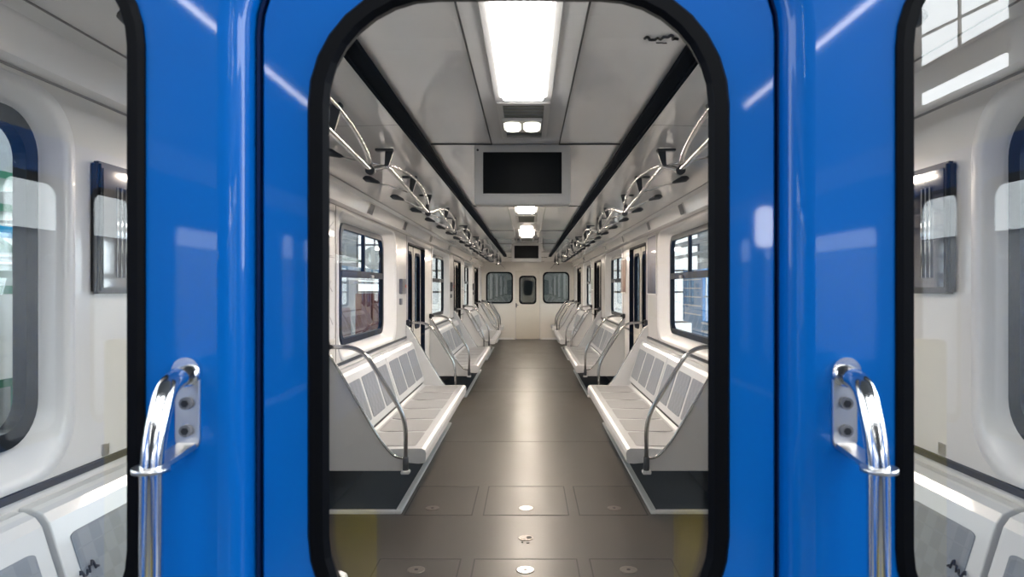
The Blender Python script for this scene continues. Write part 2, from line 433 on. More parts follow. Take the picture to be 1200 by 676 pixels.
loft(bm, [xz(lr(-.375, .375, -.01, 1.975, .03), 19.18), xz(lr(-.348, .348, -.01, 1.948, .03), 19.18), xz(lr(-.348, .348, -.01, 1.948, .03), 19.23), xz(lr(-.375, .375, -.01, 1.975, .03), 19.23)], closed=True)
obj('door_frame', bm, 'ewall', df)
bm = B(); bx(bm, -1.3, 1.3, 19.17, 19.2, 1.985, 2.0); bx(bm, -.40, -.375, 19.17, 19.2, 0, 1.985); bx(bm, .375, .40, 19.17, 19.2, 0, 1.985)
struct(obj('trim_5', bm, 'ewall'), 'pale moulding round the far end door')
for j, s in enumerate((-1, 1)):
    a, b = sorted((s*.40, s*1.29))
    struct(box('baseboard_far_%s' % ('left', 'right')[j], (a, b, 19.18, 19.2, 0, .05), 'trimw'), 'pale skirting of the far end wall')

# ================================================================== OUTSIDE THE CAR: the depot hall
hall = struct(box('ground', (-9, 9, -16, 32, -1.25, -1.15), pm('depot_concrete', (.22, .22, .21), .6, var=.15, vscale=1.5)), 'grey concrete depot ground')
hw = pm('hall_wall_plaster', (.42, .43, .43), .7, var=.05)
for s, nm in ((-1, 'wall_hall_left'), (1, 'wall_hall_right')):
    bm = B(); bx(bm, s*8.0, s*8.2, -16, 32, -1.2, 7.6)
    for y in range(-4, 33, 6): bx(bm, s*7.9, s*8.0, y, y+.35, -1.2, 7.6)
    struct(obj(nm, bm, hw), 'pale plastered depot wall')
    if s > 0:
        wn = thing('high_window', '', 'x'); del wn['category']
        struct(wn, 'bright high windows in the depot wall mirrored in the glass'); wn.name = 'window_16'
        for a, b in ((5.9, 7.45), (5.14, 5.36)):
            bm = B(); bx(bm, 7.94, 7.99, -12.1, -9.7, a, b); obj('pane', bm, emit('high_window_daylight', (.93, .97, 1), CLERE), wn)
        bm = B(); bx(bm, 7.90, 7.94, -10.9, -10.84, 5.9, 7.45)
        tube(bm, [(7.9, -12.1, 6.5), (7.9, -9.7, 6.3)], .03, 6)
        bx(bm, 7.92, 8.0, -12.16, -9.64, 5.36, 5.9); obj('glazing_bar', bm, pm('beige_beam', (.45, .38, .30), .6), wn)
bm = B(); bx(bm, -9, 9, -16, 32, 7.6, 7.7)
for y in range(-14, 32, 5): bx(bm, -8, 8, y, y+.25, 7.1, 7.6)
struct(obj('ceiling_hall', bm, pm('dark_roof', (.035, .04, .045), .8)), 'dark roof with cross beams over the depot')
struct(box('wall_hall_back', (-9, 9, -16.2, -16, -1.2, 7.6), pm('dim_back_wall', (.04, .05, .06), .8)), 'dim rear wall of the depot')
wn = struct(box('window_17', (-8, 8, 32, 32.1, -1.15, 7.6), emit('end_wall_glow', (.95, .98, 1), END_GLOW)), 'glowing wall added at the end of the depot to brighten the outside view')  # glowing wall added so the view past the side windows is bright
bm = B()
for x in (-8, -6.4, -4.8, -3.2, 3.2, 4.8, 6.4, 8): bx(bm, x-.06, x+.06, 31.9, 32, -1.15, 7.6)
for z in (-.2, 1.2, 2.2, 3.4): bx(bm, -8, 8, 31.9, 32, z, z+.09)
obj('glazing_bar', bm, 'bezel', wn)

# blue trains on the neighbouring tracks
def blue_train(s, ya, yb, x0, label):
    t = thing('metro_train', label, 'train', (0, 0, 0), None)
    xa, xb = s*x0, s*(x0+2.6)
    bm = B(); doors = []; y = yb-.9
    while y > ya + 1.5:
        doors.append((y-1.25, y)); y -= 3.4
    def cellx(bm, a, b, z0, z1, h=None, r=.1):
        if h: loft(bm, [yz(lr(a, b, z0, z1, .0004), xa), yz(lr(*h, r), xa), yz(lr(*h, r), xa + s*.05)])
    cur = yb; holes = []
    for (d0, d1) in doors:
        m = (d0+d1)/2
        cellx(bm, d1, cur, -.15, 2.2) if False else None
        bx(bm, xa, xa + s*.05, d1, cur, -.15, 2.2)
        for a, b in ((d0, m), (m, d1)):
            cellx(bm, a, b, -.15, 2.2, (a+.09, b-.09, .75, 2.0), .09); holes.append((a+.09, b-.09, .75, 2.0))
        w0, w1 = d0-1.85, d0-.35
        if w0 > ya:
            cellx(bm, w0-.05, w1+.05, -.15, 2.2, (w0, w1, .95, 1.9), .1); holes.append((w0, w1, .95, 1.9))
            bx(bm, xa, xa + s*.05, w1+.05, d0, -.15, 2.2); cur = w0-.05
        else: cur = d0
    bx(bm, xa, xa + s*.05, ya, cur, -.15, 2.2)
    bx(bm, xb, xb + s*.05, ya, yb, -.15, 2.2); bx(bm, xa, xb, yb-.05, yb, -.15, 2.2); bx(bm, xa, xb, ya, ya+.05, -.15, 2.2)
    obj('body', bm, 'blue_dull', t)
    bm = B(); pr = [(xa, 2.2), (xa + s*.25, 2.48), (xa + s*1.3, 2.62), (xb - s*.25, 2.48), (xb, 2.2)]
    prism_y(bm, pr, ya, yb); obj('roof', bm, pm('grey_train_roof', (.30, .32, .34), .6), t)
    bm = B(); bx(bm, xa + s*.2, xb - s*.2, ya+.3, yb-.3, -.75, -.15); obj('underframe', bm, 'black', t)
    bm = B(); bx(bm, xa - s*.006, xa, ya, yb, .42, .47); obj('waist_stripe', bm, 'trimw', t)
    for a, b, c, d in holes:
        bm = B(); loft(bm, [yz(lr(a-.01, b+.01, c-.01, d+.01, .09), xa - s*.006), yz(lr(a+.025, b-.025, c+.025, d-.025, .07), xa - s*.006), yz(lr(a+.025, b-.025, c+.025, d-.025, .07), xa + s*.04)])
        g = obj('window_gasket', bm, 'rubber', t)
        bm = B(); bx(bm, xa + s*.02, xa + s*.024, a, b, c, d); obj('pane', bm, 'glass', g)
    obj('lining', (lambda b_: (bx(b_, xb - s*.06, xb - s*.03, ya+.2, yb-.2, 0, 2.05), b_)[1])(B()), 'wall', t)
    bm = B(); bx(bm, xa + s*.3, xa + s*2.3, ya+.2, yb-.2, 2.02, 2.04)
    obj('inner_glow', bm, emit('train_glow', (.92, .96, 1), 8), t)  # glowing sheet added to brighten the train's mirrored windows
    return t
blue_train(1, -14, -.35, 2.3, 'blue metro train on the neighbouring track, mirrored in the paint on the right')
blue_train(-1, -14, -.35, 2.3, 'blue metro train mirrored in the paint beside the bent chrome handle on the left')

# next car coupled at the far end
t = thing('neighbouring_car', 'next metro car coupled behind the far end door', 'train', (0, 20.2, 0))
bm = B()
loft(bm, [xz(lr(-1.4, 1.4, -.2, 2.35, .02), 0), xz(lr(-.24, .24, 1.0, 1.78, .1), 0), xz(lr(-.24, .24, 1.0, 1.78, .1), .1), xz(lr(-1.4, 1.4, -.2, 2.35, .02), 2.5)])
obj('body', bm, pm('grey_green_car_end', (.34, .36, .34), .45), t)
bm = B(); loft(bm, [xz(lr(-.25, .25, .99, 1.79, .11), -.012), xz(lr(-.21, .21, 1.03, 1.75, .09), -.012), xz(lr(-.21, .21, 1.03, 1.75, .09), .02)])
obj('window_gasket', bm, 'rubber', t)
bm = B(); bx(bm, -1.3, 1.3, 1.2, 1.24, 0, 2.2); obj('partition', bm, pm('pale_partition', (.55, .57, .53), .5), t)
bm = B(); bx(bm, -.08, .08, .3, .9, 2.18, 2.2); obj('lamp_panel', bm, emit('next_car_lamp', (1, .95, .85), 6), t)

# left of the car: workshop things seen through the side windows
t = thing('storage_rack', 'green steel rack seen through the end window at the left edge', 'rack', (-6.9, 8.6, -1.15))
bm = B()
gm = pm('green_steel', (.02, .16, .09), .45)
for x in (-.5, .5):
    for y in (-.9, .85): bx(bm, x-.05, x+.05, y-.06, y+.06, 0, 4.1)
obj('upright', bm, gm, t)
bm = B()
for z in (2.55, 3.05, 3.55, 3.95): bx(bm, -.5, .5, -.95, .9, z, z+.09)
tube(bm, [(-.5, -.9, 2.6), (-.5, .85, 3.5)], .03, 8); tube(bm, [(.5, .85, 2.6), (.5, -.9, 3.5)], .03, 8)
obj('shelf', bm, gm, t)
t2 = tag(obj('parts_crate', (lambda b: (bx(b, -7.25, -6.6, 8.0, 9.1, 1.49, 1.79, .02), b)[1])(B()), pm('pale_crate', (.6, .66, .62), .6)), 'pale crate on the green steel rack', 'crate')
tag(obj('parts_crate', (lambda b: (bx(b, -7.2, -6.6, 8.1, 9.0, 1.99, 2.28, .02), b)[1])(B()), pm('white_crate', (.8, .82, .8), .6)), 'white crate high on the green steel rack', 'crate')
bm = B(); tube(bm, [(-5.2, 2, 2.02), (-5.2, 30, 2.02)], .06, 12); tag(obj('water_pipe', bm, pm('light_blue_pipe', (.02, .30, .55), .35)), 'light blue pipe running level along the depot wall', 'pipe')
bm = B(); tube(bm, [(-5.4, 2, 1.72), (-5.4, 30, 1.72)], .03, 8); tag(obj('cable_conduit', bm, 'steel'), 'thin steel conduit just below the blue pipe', 'conduit')
t = thing('notice_cabinet', 'white cabinet with green frame beneath the blue pipe', 'cabinet', (-5.6, 7.4, -1.15))
bm = B(); bx(bm, -.25, .25, -1.2, .35, 1.65, 2.55, .01); obj('body', bm, pm('white_cabinet_paint', (.9, .9, .88), .5), t)
bm = B()
for z in (1.60, 2.55): bx(bm, -.28, .28, -1.24, .39, z, z+.08)
for y in (-1.26, .35): bx(bm, -.28, .28, y, y+.08, 1.6, 2.63)
obj('frame', bm, gm, t)
for y in (-1.1, .3): box('leg', (-.2, .2, y-.03, y+.03, 0, 1.62), gm, t)
tag(box('workshop_base_wall', (-6.1, -5.8, 4.5, 9.4, -1.15, -.35), pm('orange_brick', (.50, .17, .07), .7, var=.25, vscale=9)), 'low orange brick wall below the white cabinet', 'wall')
t = thing('switch_box', 'grey electric switch box with a warning triangle above the brick wall', 'switch box', (-5.25, 8.1, 0))
box('body', (-.15, .15, -.25, .25, -.25, .42), pm('grey_box', (.45, .47, .47), .5), t, .01)
bm = B(); prism_y(bm, [(.06, .1), (-.06, .1), (0, .22)], -.262, -.25); obj('warning_triangle', bm, pm('yellow_sign', (.8, .6, .05), .5), t)
box('conduit', (-.04, .04, -.04, .04, -1.15, -.25), 'grille', t)
t = thing('tool_cabinet', 'red brown cabinet outside the left window nearest the bench', 'cabinet', (-4.3, 19.3, -1.15))
box('body', (-.45, .45, -.5, .5, .0, 2.45), pm('red_brown', (.22, .06, .045), .5), t, .02)
box('door_gap', (-.004, .004, -.506, -.5, .1, 2.3), 'seam', t)
t = thing('tool_cabinet', 'pinkish cabinet standing by the red brown cabinet outside', 'cabinet', (-4.9, 16.6, -1.15))
box('body', (-.45, .45, -.6, .6, .0, 2.1), pm('pale_pink', (.62, .42, .38), .5), t, .02)
box('door_gap', (-.004, .004, -.606, -.6, .1, 2.0), 'seam', t)
t = thing('hall_clock', 'round white clock hanging in the depot beyond the left window', 'clock', (-4.6, 20.5, 2.35))
bm = B(); disc(bm, (0, 0, 0), .35, (0, -1, 0), .06); obj('face', bm, pm('round_white_disc', (.9, .9, .86), .5), t)
bm = B(); tube(bm, [(0, 0, .3), (0, 0, 5.25)], .02, 6); obj('hanger', bm, 'brk', t)
for k, (y, z) in enumerate(((14.5, 2.15), (14.5, 2.5), (14.5, 1.65))):
    bm = B(); tube(bm, [(-6.6, 9, z), (-6.6, 31, z)], .05, 8)
    tag(obj('wall_pipe', bm, 'brk' if k != 1 else gm), ('dark pipe on the depot wall, the middle one', 'green pipe on the depot wall, the topmost', 'dark pipe on the depot wall, the lowest')[k], 'pipe')
# right of the car: blue work platform with steps
t = thing('work_platform', 'blue steel work platform with steps outside the right window', 'platform', (4.15, 15.2, -1.15))
bluep = pm('light_blue_steel', (.05, .28, .62), .45)
bm = B(); bx(bm, -.1, 1.2, -1.8, 2.6, 1.75, 1.85); bx(bm, .1, 1.2, -1.7, 2.5, .0, 1.75); bx(bm, -.1, 1.2, .6, 2.6, 1.85, 3.05)
obj('deck', bm, bluep, t)
bm = B()
for k in range(9): bx(bm, -.16, .12, -1.7, .5, .18+.19*k+.08, .22+.19*k+.08)
for k in range(5): bx(bm, -.125, -.10, .75, 2.4, 1.95+.21*k, 1.98+.21*k)
obj('step', bm, 'trimw', t)
bm = B()
for y in (-1.75, -.65, .45): tube(bm, [(-.05, y, 1.85), (-.05, y, 2.9)], .025, 8)
for z in (2.4, 2.9): tube(bm, [(-.05, -1.8, z), (-.05, .6, z)], .025, 8)
obj('railing', bm, 'trimw', t)
bm = B(); tube(bm, [(5.2, 4, 2.5), (5.2, 30, 2.5)], .06, 8); tag(obj('air_duct', bm, 'bezel'), 'grey duct along the right side of the depot', 'duct')
bm = B(); tube(bm, [(5.6, 4, 3.0), (5.6, 30, 3.0)], .1, 8); tag(obj('ventilation_duct', bm, 'brk'), 'dark duct above the grey one in the depot', 'duct')

# hall lamps behind the photographer, mirrored in the blue paint
for s in (-1, 1):
    t = thing('tube_lamp', 'long fluorescent tube mirrored as a slanting line in blue paint %s' % ('beside the left window' if s < 0 else 'beside the right window'), 'lamp', (s*5.0, -9, 5.62))
    bm = B(); bx(bm, -.06, .06, -5.2, 3.2, .05, .12); obj('housing', bm, 'bezel', t)
    bm = B(); tube(bm, [(0, -5.0, 0), (0, 3.1, 0)], .035, 8); obj('tube', bm, emit('fluorescent_tube', (1, 1, 1), TUBE), t)
    for y in (-3, 2.6):
        bm = B(); tube(bm, [(0, y, .1), (0, y, 1.9)], .008, 6); obj('suspension_wire', bm, 'brk', t)
# yellow safety posts in front of the next car
ym = pm('yellow_paint', (1.0, .70, .01), .45, var=.1)
for x, y, h in ((-.81, -1.55, .41), (.81, -1.55, .41), (2.06, -1.9, 1.2), (-2.06, -1.9, 1.2)):
    t = thing('safety_post', 'yellow safety post between the trains, %s' % {(-.81): 'low one on the left', (.81): 'low one on the right', 2.06: 'tall one on the right', -2.06: 'tall one on the left'}[x], 'post', (x, y, -1.15))
    box('post', (-.10, .10, -.05, .05, .02, h+1.15), ym, t, .01)
    box('base_plate', (-.17, .17, -.12, .12, 0, .02), 'brk', t)

# work lamp on a stand behind the photographer, mirrored in the door
t = thing('work_lamp', 'upright white work lamp mirrored as a bright blot in the blue door', 'lamp', (1.745, -3.34, -1.15))
bm = B(); lo = lr(-.07, .07, 2.91, 3.21, .06, 6); loft(bm, [xz(lo, .0), xz(lo, .02)], capa=True, capb=True); obj('diffuser', bm, emit('work_lamp_light', (1, 1, 1), 22), t)
bm = B(); lo = lr(-.085, .085, 2.89, 3.23, .07, 6); loft(bm, [xz(lo, -.06), xz(lo, .0)], capa=True, capb=True); obj('housing', bm, 'brk', t)
bm = B(); tube(bm, [(0, -.03, .5), (0, -.03, 2.9)], .015, 8); obj('pole', bm, 'brk', t)
for k in range(3):
    a = 2*PI*k/3 + .5
    bm = B(); tube(bm, [(0, -.03, .75), (.38*math.cos(a), -.03+.38*math.sin(a), .012)], .012, 8); obj('leg', bm, 'brk', t)

# ================================================================== CHROME GRAB HANDLES ON THE BLUE END WALL
def grab_handle(s, label):
    cx = s*.384
    t = thing('grab_handle', label, 'handle', (cx, Y0, 1.0))
    z = lambda a: a - 1.0
    bm = B()
    pts = bend([(0, -.002, z(1.369)), (0, -.048, z(1.364)), (0, -.078, z(1.30)), (0, -.080, z(1.10)), (0, -.080, z(.62)), (0, -.05, z(.54)), (0, -.002, z(.535))], .07, 10)
    tube(bm, pts, .0116, 20); obj('tube', bm, 'chrome', t)
    # mounting plate folded into an arm with a ring round the tube
    bm = B()
    L = lr(-.0145, .0145, z(1.279), z(1.378), .0135)
    loft(bm, [xz(L, 0), xz(L, -.003), xz(lr(-.0135, .0135, z(1.280), z(1.377), .0125), -.004)], capb=True)
    pl = obj('mounting_plate', bm, 'steel', t)
    bm = B(); prof = [(-.001, z(1.2885)), (-.080, z(1.2805)), (-.080, z(1.2760)), (-.001, z(1.282))]
    loft(bm, [[(-.011, y, zz) for y, zz in prof], [(.011, y, zz) for y, zz in prof]], capa=True, capb=True); obj('arm', bm, 'steel', t)
    bm = B(); disc(bm, (0, -.080, z(1.278)), .0185, (0, 0, 1), .005, 28); obj('ring', bm, 'steel', t)
    bm = B(); loft(bm, [xz(lr(-.0165, .0165, z(1.354), z(1.3885), .0162), -.0), xz(lr(-.0165, .0165, z(1.354), z(1.3885), .0162), -.008)], capb=True); obj('end_cap', bm, 'chrome', t)
    for zz in (1.335, 1.303):
        bm = B(); disc(bm, (0, -.006, z(zz)), .0072, (0, 1, 0), .006, 18); bt = obj('bolt', bm, 'grille', t)
        bm = B(); disc(bm, (0, -.0095, z(zz)), .0045, (0, 1, 0), .002, 6); obj('bolt_socket', bm, 'black', bt)
    return t
grab_handle(-1, 'bent chrome grab handle on blue wall beside the left end window')
grab_handle(1, 'bent chrome grab handle on blue wall beside the right end window')

# ================================================================== BENCHES
def bench(s, L, n, label, y0, group='benches along the car walls'):
    t = thing('bench', label, 'bench', (0, y0, 0), group)
    S = lambda pr: [(s*a, b) for a, b in pr]
    bm = B()
    prism_y(bm, S([(.70, .322), (.664, .326), (.652, .338), (.648, .392), (.656, .414), (.678, .424), (.80, .423), (1.0, .415), (1.095, .425), (1.115, .44), (1.115, .36), (.83, .335)]), .035, L-.035)
    seat = obj('seat', bm, 'seat', t, .004)
    p = (L-.16)/n
    for k in range(n):
        a = .08 + p*k + .024; b = a + p - .048
        bm = B()
        lo = rr((a+b)/2, .90, b-a, .345, .03, 5)
        def zt(x): return .4245 if x < .80 else (.4245 - .0075*(x-.80)/.20 if x < 1.0 else .417 + .010*(x-1.0)/.095)
        loft(bm, [[(s*v, u, zt(v)-.006) for u, v in lo], [(s*v, u, zt(v)+.0012) for u, v in lo],
                  [(s*v, u, zt(v)+.0022) for u, v in rr((a+b)/2, .90, b-a-.012, .335, .024, 5)]], capb=True)
        obj('seat_pad', bm, 'spad', seat)
    nb = 2 if n >= 4 else 1
    for h in range(nb):
        y_a = .05 + (L-.10)*h/nb + (.012 if h else 0); y_b = .05 + (L-.10)*(h+1)/nb - (.012 if h < nb-1 else 0)
        bm = B()
        prism_y(bm, S([(1.100, .468), (1.092, .478), (1.215, .865), (1.232, .888), (1.262, .902), (1.296, .902), (1.296, .880), (1.25, .86), (1.128, .468)]), y_a, y_b)
        bk = obj('backrest', bm, 'seat', t, .004)
        m = n//nb; q = (y_b-y_a-.05)/m
        for k in range(m):
            a = y_a + .025 + q*k + .028; b = a + q - .056
            lo = rr((a+b)/2, .5, b-a, .76, .03, 5)
            def P(u, v, off):
                x = 1.092 + (1.215-1.092)*v; z = .478 + (.865-.478)*v
                nx, nz = -.953, .303
                return (s*(x + nx*off), u, z + nz*off)
            lo2 = rr((a+b)/2, .5, b-a-.02, .72, .03, 5)
            bm = B()
            loft(bm, [[P(u, v, -.004) for u, v in lo], [P(u, v, .003) for u, v in lo], [P(u, v, .0045) for u, v in lo2]], capb=True)
            obj('back_pad', bm, 'pad', bk)
    bm = B(); bx(bm, s*1.115, s*1.128, .05, L-.05, .425, .47); obj('rear_slot', bm, 'seam', t)
    for e, ya in enumerate((0, L-.03)):
        near_e = (e == 0)
        edge = bend([(1.298, 1.065), (1.270, 1.045), (.945, .49), (.86, .395), (.770, .372)], .10, 6)
        pr = [(v[0], v[1]) for v in [Vector((a[0], a[1], 0)) for a in [(q.x, q.y) for q in bend([(1.298, 1.065, 0), (1.262, 1.03, 0), (.935, .475, 0), (.845, .375, 0), (.768, .366, 0)], .09, 6)]]]
        pr = pr + [(.764, .286), (1.298, .286)]
        bm = B(); prism_y(bm, S(pr), ya, ya+.03)
        ep = obj('end_panel', bm, 'panel', t, .003)
        bm = B(); yt = ya - .004 if near_e else ya + .034
        tube(bm, [(s*a, yt, b) for a, b in pr[:-2]], .008, 8); obj('edge_trim', bm, 'rail', ep)
        yr = ya - .022 if near_e else ya + .052
        bm = B()
        pts = bend([(s*.772, yr, .30), (s*.772, yr, .635), (s*1.055, yr, 1.085), (s*1.285, yr, 1.088)], .11, 9)
        tube(bm, pts, .0145, 14); gr = obj('grab_rail', bm, 'rail', t)
        bm = B(); bx(bm, s*1.262, s*1.30, yr-.032, yr+.032, 1.058, 1.118, .005); obj('wall_mount', bm, 'black', gr)
        bm = B(); disc(bm, (s*.772, yr, .335), .019, (0, 0, 1), .09, 16); obj('foot_socket', bm, 'brk', gr)
        bm = B(); bx(bm, s*.745, s*.80, yr-.028, yr+.028, .275, .297, .004); obj('foot_plate', bm, 'seat', gr)
    return t
desc = {-1: 'left', 1: 'right'}
for s in (-1, 1):
    sd = desc[s]
    b0 = bench(s, 2.95, 6, 'long white bench with grey pads, nearest long one of the %s row' % sd, 4.40)
    for y, tx in ((9.1, 'long white bench, second long one of the %s row beyond the side door' % sd), (13.72, 'long white bench, third and farthest long one of the %s row' % sd)):
        c = copy_tree(b0); c.location.y = y; c['label'] = tx
    bench(s, 1.64, 4, 'short white bench right behind the %s end window' % sd, .92)
    bench(s, 1.10, 2, 'short white bench at the far end wall, %s side' % sd, 18.06)
# dark floor under the benches with pale edging
n = 6
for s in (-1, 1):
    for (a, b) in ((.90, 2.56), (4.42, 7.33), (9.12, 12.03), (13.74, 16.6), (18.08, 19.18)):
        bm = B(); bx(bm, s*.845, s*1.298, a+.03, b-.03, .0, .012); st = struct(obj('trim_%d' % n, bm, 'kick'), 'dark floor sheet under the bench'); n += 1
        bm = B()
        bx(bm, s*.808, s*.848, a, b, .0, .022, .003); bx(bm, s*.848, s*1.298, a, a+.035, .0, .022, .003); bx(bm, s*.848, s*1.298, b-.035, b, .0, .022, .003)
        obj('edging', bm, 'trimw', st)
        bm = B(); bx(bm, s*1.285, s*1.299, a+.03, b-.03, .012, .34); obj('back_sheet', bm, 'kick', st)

# ================================================================== CEILING LIGHTS, VENTS, MONITORS
for k, (a, b, tx) in enumerate(((1.28, 2.57, 'bright ceiling light panel nearest the end door'), (4.35, 5.0, 'ceiling light panel hidden right behind the near monitor'),
                            (5.62, 6.5, 'first small looking light panel below the near monitor'), (8.4, 9.55, 'light panel halfway down the ceiling'), (12.6, 13.8, 'light panel above the far monitor'),
                            (16.3, 17.5, 'light panel closest to the far end wall'))):
    t = thing('ceiling_light', tx, 'ceiling light', (-.005, a, 2.19), 'light panels down the middle of the ceiling')
    L = b-a
    bm = B()
    loft(bm, [[(x, y, 0) for x, y in lr(-.11, .11, -.03, L+.03, .006, 2)], [(x, y, -.006) for x, y in lr(-.107, .107, -.027, L+.027, .006, 2)],
              [(x, y, -.006) for x, y in lr(-.088, .088, 0, L, .004, 2)], [(x, y, 0) for x, y in lr(-.088, .088, 0, L, .004, 2)]])
    obj('frame', bm, 'bezel', t)
    bm = B(); bx(bm, -.076, .076, .006, L-.006, -.020, -.002, .004); obj('diffuser', bm, 'lamp' if k else 'lamp_near', t)
for k, (a, b, tx) in enumerate(((2.68, 3.24, 'dark recessed ceiling vent in front of the near monitor'), (6.85, 7.5, 'ceiling vent beyond the first light panel below the monitor'), (10.0, 10.6, 'farthest ceiling vent in view'))):
    t = thing('ceiling_vent', tx, 'vent', (-.005, a, 2.19), 'vents down the middle of the ceiling')
    L = b-a
    bm = B(); loft(bm, [[(x, y, 0) for x, y in lr(-.105, .105, -.03, L+.03, .004, 2)], [(x, y, -.008) for x, y in lr(-.105, .105, -.03, L+.03, .004, 2)], [(x, y, -.008) for x, y in lr(-.082, .082, 0, L, .004, 2)], [(x, y, 0) for x, y in lr(-.082, .082, 0, L, .004, 2)]])
    obj('frame', bm, 'bezel', t)
    bm = B(); bx(bm, -.082, .082, 0, L, -.003, -.001); obj('backing', bm, 'grille', t)
    bm = B()
    for q in range(11): bx(bm, -.08, .08, L*(q+.5)/11-.006, L*(q+.5)/11+.006, -.007, -.003)
    obj('slat', bm, pm('olive_grey_slat', (.22, .22, .19), .5), t)
t = thing('emergency_lamp', 'small two bulb lamp on the ceiling vent before the monitor', 'lamp', (-.012, 2.97, 2.18))
box('body', (-.085, .085, -.11, .11, -.012, 0), 'bezel', t, .003)
for x in (-.042, .042):
    bm = B(); lo = rr(x, 0, .072, .16, .03, 6)
    loft(bm, [[(a, b, -.012) for a, b in lo], [(a, b, -.020) for a, b in rr(x, 0, .055, .14, .025, 6)]], capb=True); obj('bulb', bm, 'lamp2', t)
for y, tx in ((3.42, 'nearer black ceiling monitor in a pale housing'), (11.1, 'small distant black monitor under the ceiling')):
    t = thing('ceiling_monitor', tx, 'monitor', (-.015, y, 1.885), 'monitors hanging under the ceiling')
    bm = B(); bx(bm, -.242, .242, 0, .11, 0, .298, .006); bx(bm, -.19, .19, .02, .14, .29, .306)
    obj('housing', bm, 'bezel', t)
    bm = B(); bx(bm, -.198, .198, -.004, .0, .052, .262, .001); obj('screen', bm, 'screen', t)
    bm = B()
    loft(bm, [xz(lr(-.204, .204, .046, .268, .002, 2), 0), xz(lr(-.204, .204, .046, .268, .002, 2), -.006), xz(lr(-.197, .197, .053, .261, .002, 2), -.006), xz(lr(-.197, .197, .053, .261, .002, 2), -.001)])
    obj('bezel', bm, 'bezel', t)
    bm = B(); disc(bm, (-.224, -.001, .272), .006, (0, 1, 0), .004, 14); obj('sensor', bm, 'black', t)

# ================================================================== OVERHEAD HANDRAILS
for s in (-1, 1):
    t = thing('overhead_handrail', 'long chrome overhead handrail with arched loops on the %s side' % desc[s], 'handrail', (0, 1.2, 0), 'overhead handrails')
    yo = 1.2; RX, RZ = .76, EYE+.58
    PER, T0 = 1.95, .33
    def rail_at(y):
        k = math.floor((y-T0)/PER); u = (y-T0-k*PER)/PER
        if u < .95: v = u/.95
        else: v = 1 - (u-.95)/.05
        return (.705 + .062*v, RZ + .040*(1-v))
    pts = [(s*rail_at(0)[0], 0, rail_at(0)[1])]
    for k in range(9):
        for q in (0, .95):
            y = T0 + PER*(k+q)
            if y < 17.2: pts.append((s*rail_at(y+1e-6)[0], y, rail_at(y+1e-6)[1]))
    pts.append((s*.64, 17.9, RZ-.06))
    bm = B(); tube(bm, bend(pts, .05, 4), .0125, 12); obj('rail', bm, 'chrome', t)
    a = T0
    while a < 15.5:
        b = a + PER*.95
        bm = B(); pts = []
        for i in range(21):
            u = i/20; h = math.sin(PI*u**1.25)**.6 if 0 < u < 1 else 0
            x0, z0 = rail_at(a + (b-a)*u*.9999)
            pts.append((s*(x0 - .030*h), a + (b-a)*u, z0 + .088*h))
        tube(bm, pts, .0115, 12); ar = obj('arch_loop', bm, 'chrome', t)
        x0, z0 = rail_at(b - 1e-4)
        bm = B(); disc(bm, (s*x0, b, z0-.003), .022, (0, 1, 0), .05, 14); obj('joint', bm, 'brk', ar)
        a += PER
    y = .55
    while y < 17.0:
        yy = y; rx, rz = rail_at(yy)
        # hanging bracket: flat foot on the cove, tapering post down to the rail
        bm = B(); zc = 2.1735
        bx(bm, s*(rx-.044), s*(rx+.05), yy-.02, yy+.02, zc-.014, zc-.001, .002)
        loft(bm, [[(s*(rx-.045), yy-.009, zc-.005), (s*rx, yy-.009, zc-.009), (s*rx, yy+.009, zc-.009), (s*(rx-.045), yy+.009, zc-.005)],
                  [(s*(rx-.016), yy-.007, rz), (s*(rx+.004), yy-.007, rz), (s*(rx+.004), yy+.007, rz), (s*(rx-.016), yy+.007, rz)]], capa=True, capb=True)
        br = obj('bracket', bm, 'brk', t)
        # side arm: cone on the cove edge and a thin rod to the rail
        bm = B(); zz = 2.150
        tube(bm, [(s*1.015, yy, zz+.022), (s*1.005, yy, zz+.008), (s*.935, yy, zz-.016)], [.027, .024, .009], 12)
        obj('cone_mount', bm, 'brk', br)
        bm = B(); tube(bm, [(s*.95, yy, zz-.011), (s*rx, yy, rz)], .007, 8); obj('side_arm', bm, 'chrome', br)
        y += .86

# ================================================================== WALL FITTINGS
def grad_poster(name, top, bot, spots=None):
    m = pm(name, top, .4, coat=.2); nt = m.node_tree; b = nt.nodes['Principled BSDF']
    tc = nt.nodes.new('ShaderNodeTexCoord'); sp = nt.nodes.new('ShaderNodeSeparateXYZ'); r = nt.nodes.new('ShaderNodeValToRGB')
    n = nt.nodes.new('ShaderNodeTexNoise'); n.inputs['Scale'].default_value = 9; n.inputs['Detail'].default_value = 5
    ad = nt.nodes.new('ShaderNodeMath'); ad.operation = 'ADD'; sb = nt.nodes.new('ShaderNodeMath'); sb.operation = 'MULTIPLY'; sb.inputs[1].default_value = .5
    nt.links.new(tc.outputs['Generated'], sp.inputs[0]); nt.links.new(tc.outputs['Object'], n.inputs['Vector'])
    nt.links.new(n.outputs['Fac'], sb.inputs[0]); nt.links.new(sp.outputs[2], ad.inputs[0]); nt.links.new(sb.outputs[0], ad.inputs[1]); nt.links.new(ad.outputs[0], r.inputs['Fac'])
    r.color_ramp.elements[0].position = .30; r.color_ramp.elements[0].color = (*bot, 1); r.color_ramp.elements[1].position = .85; r.color_ramp.elements[1].color = (*top, 1)
    nt.links.new(r.outputs['Color'], b.inputs['Base Color']); return m
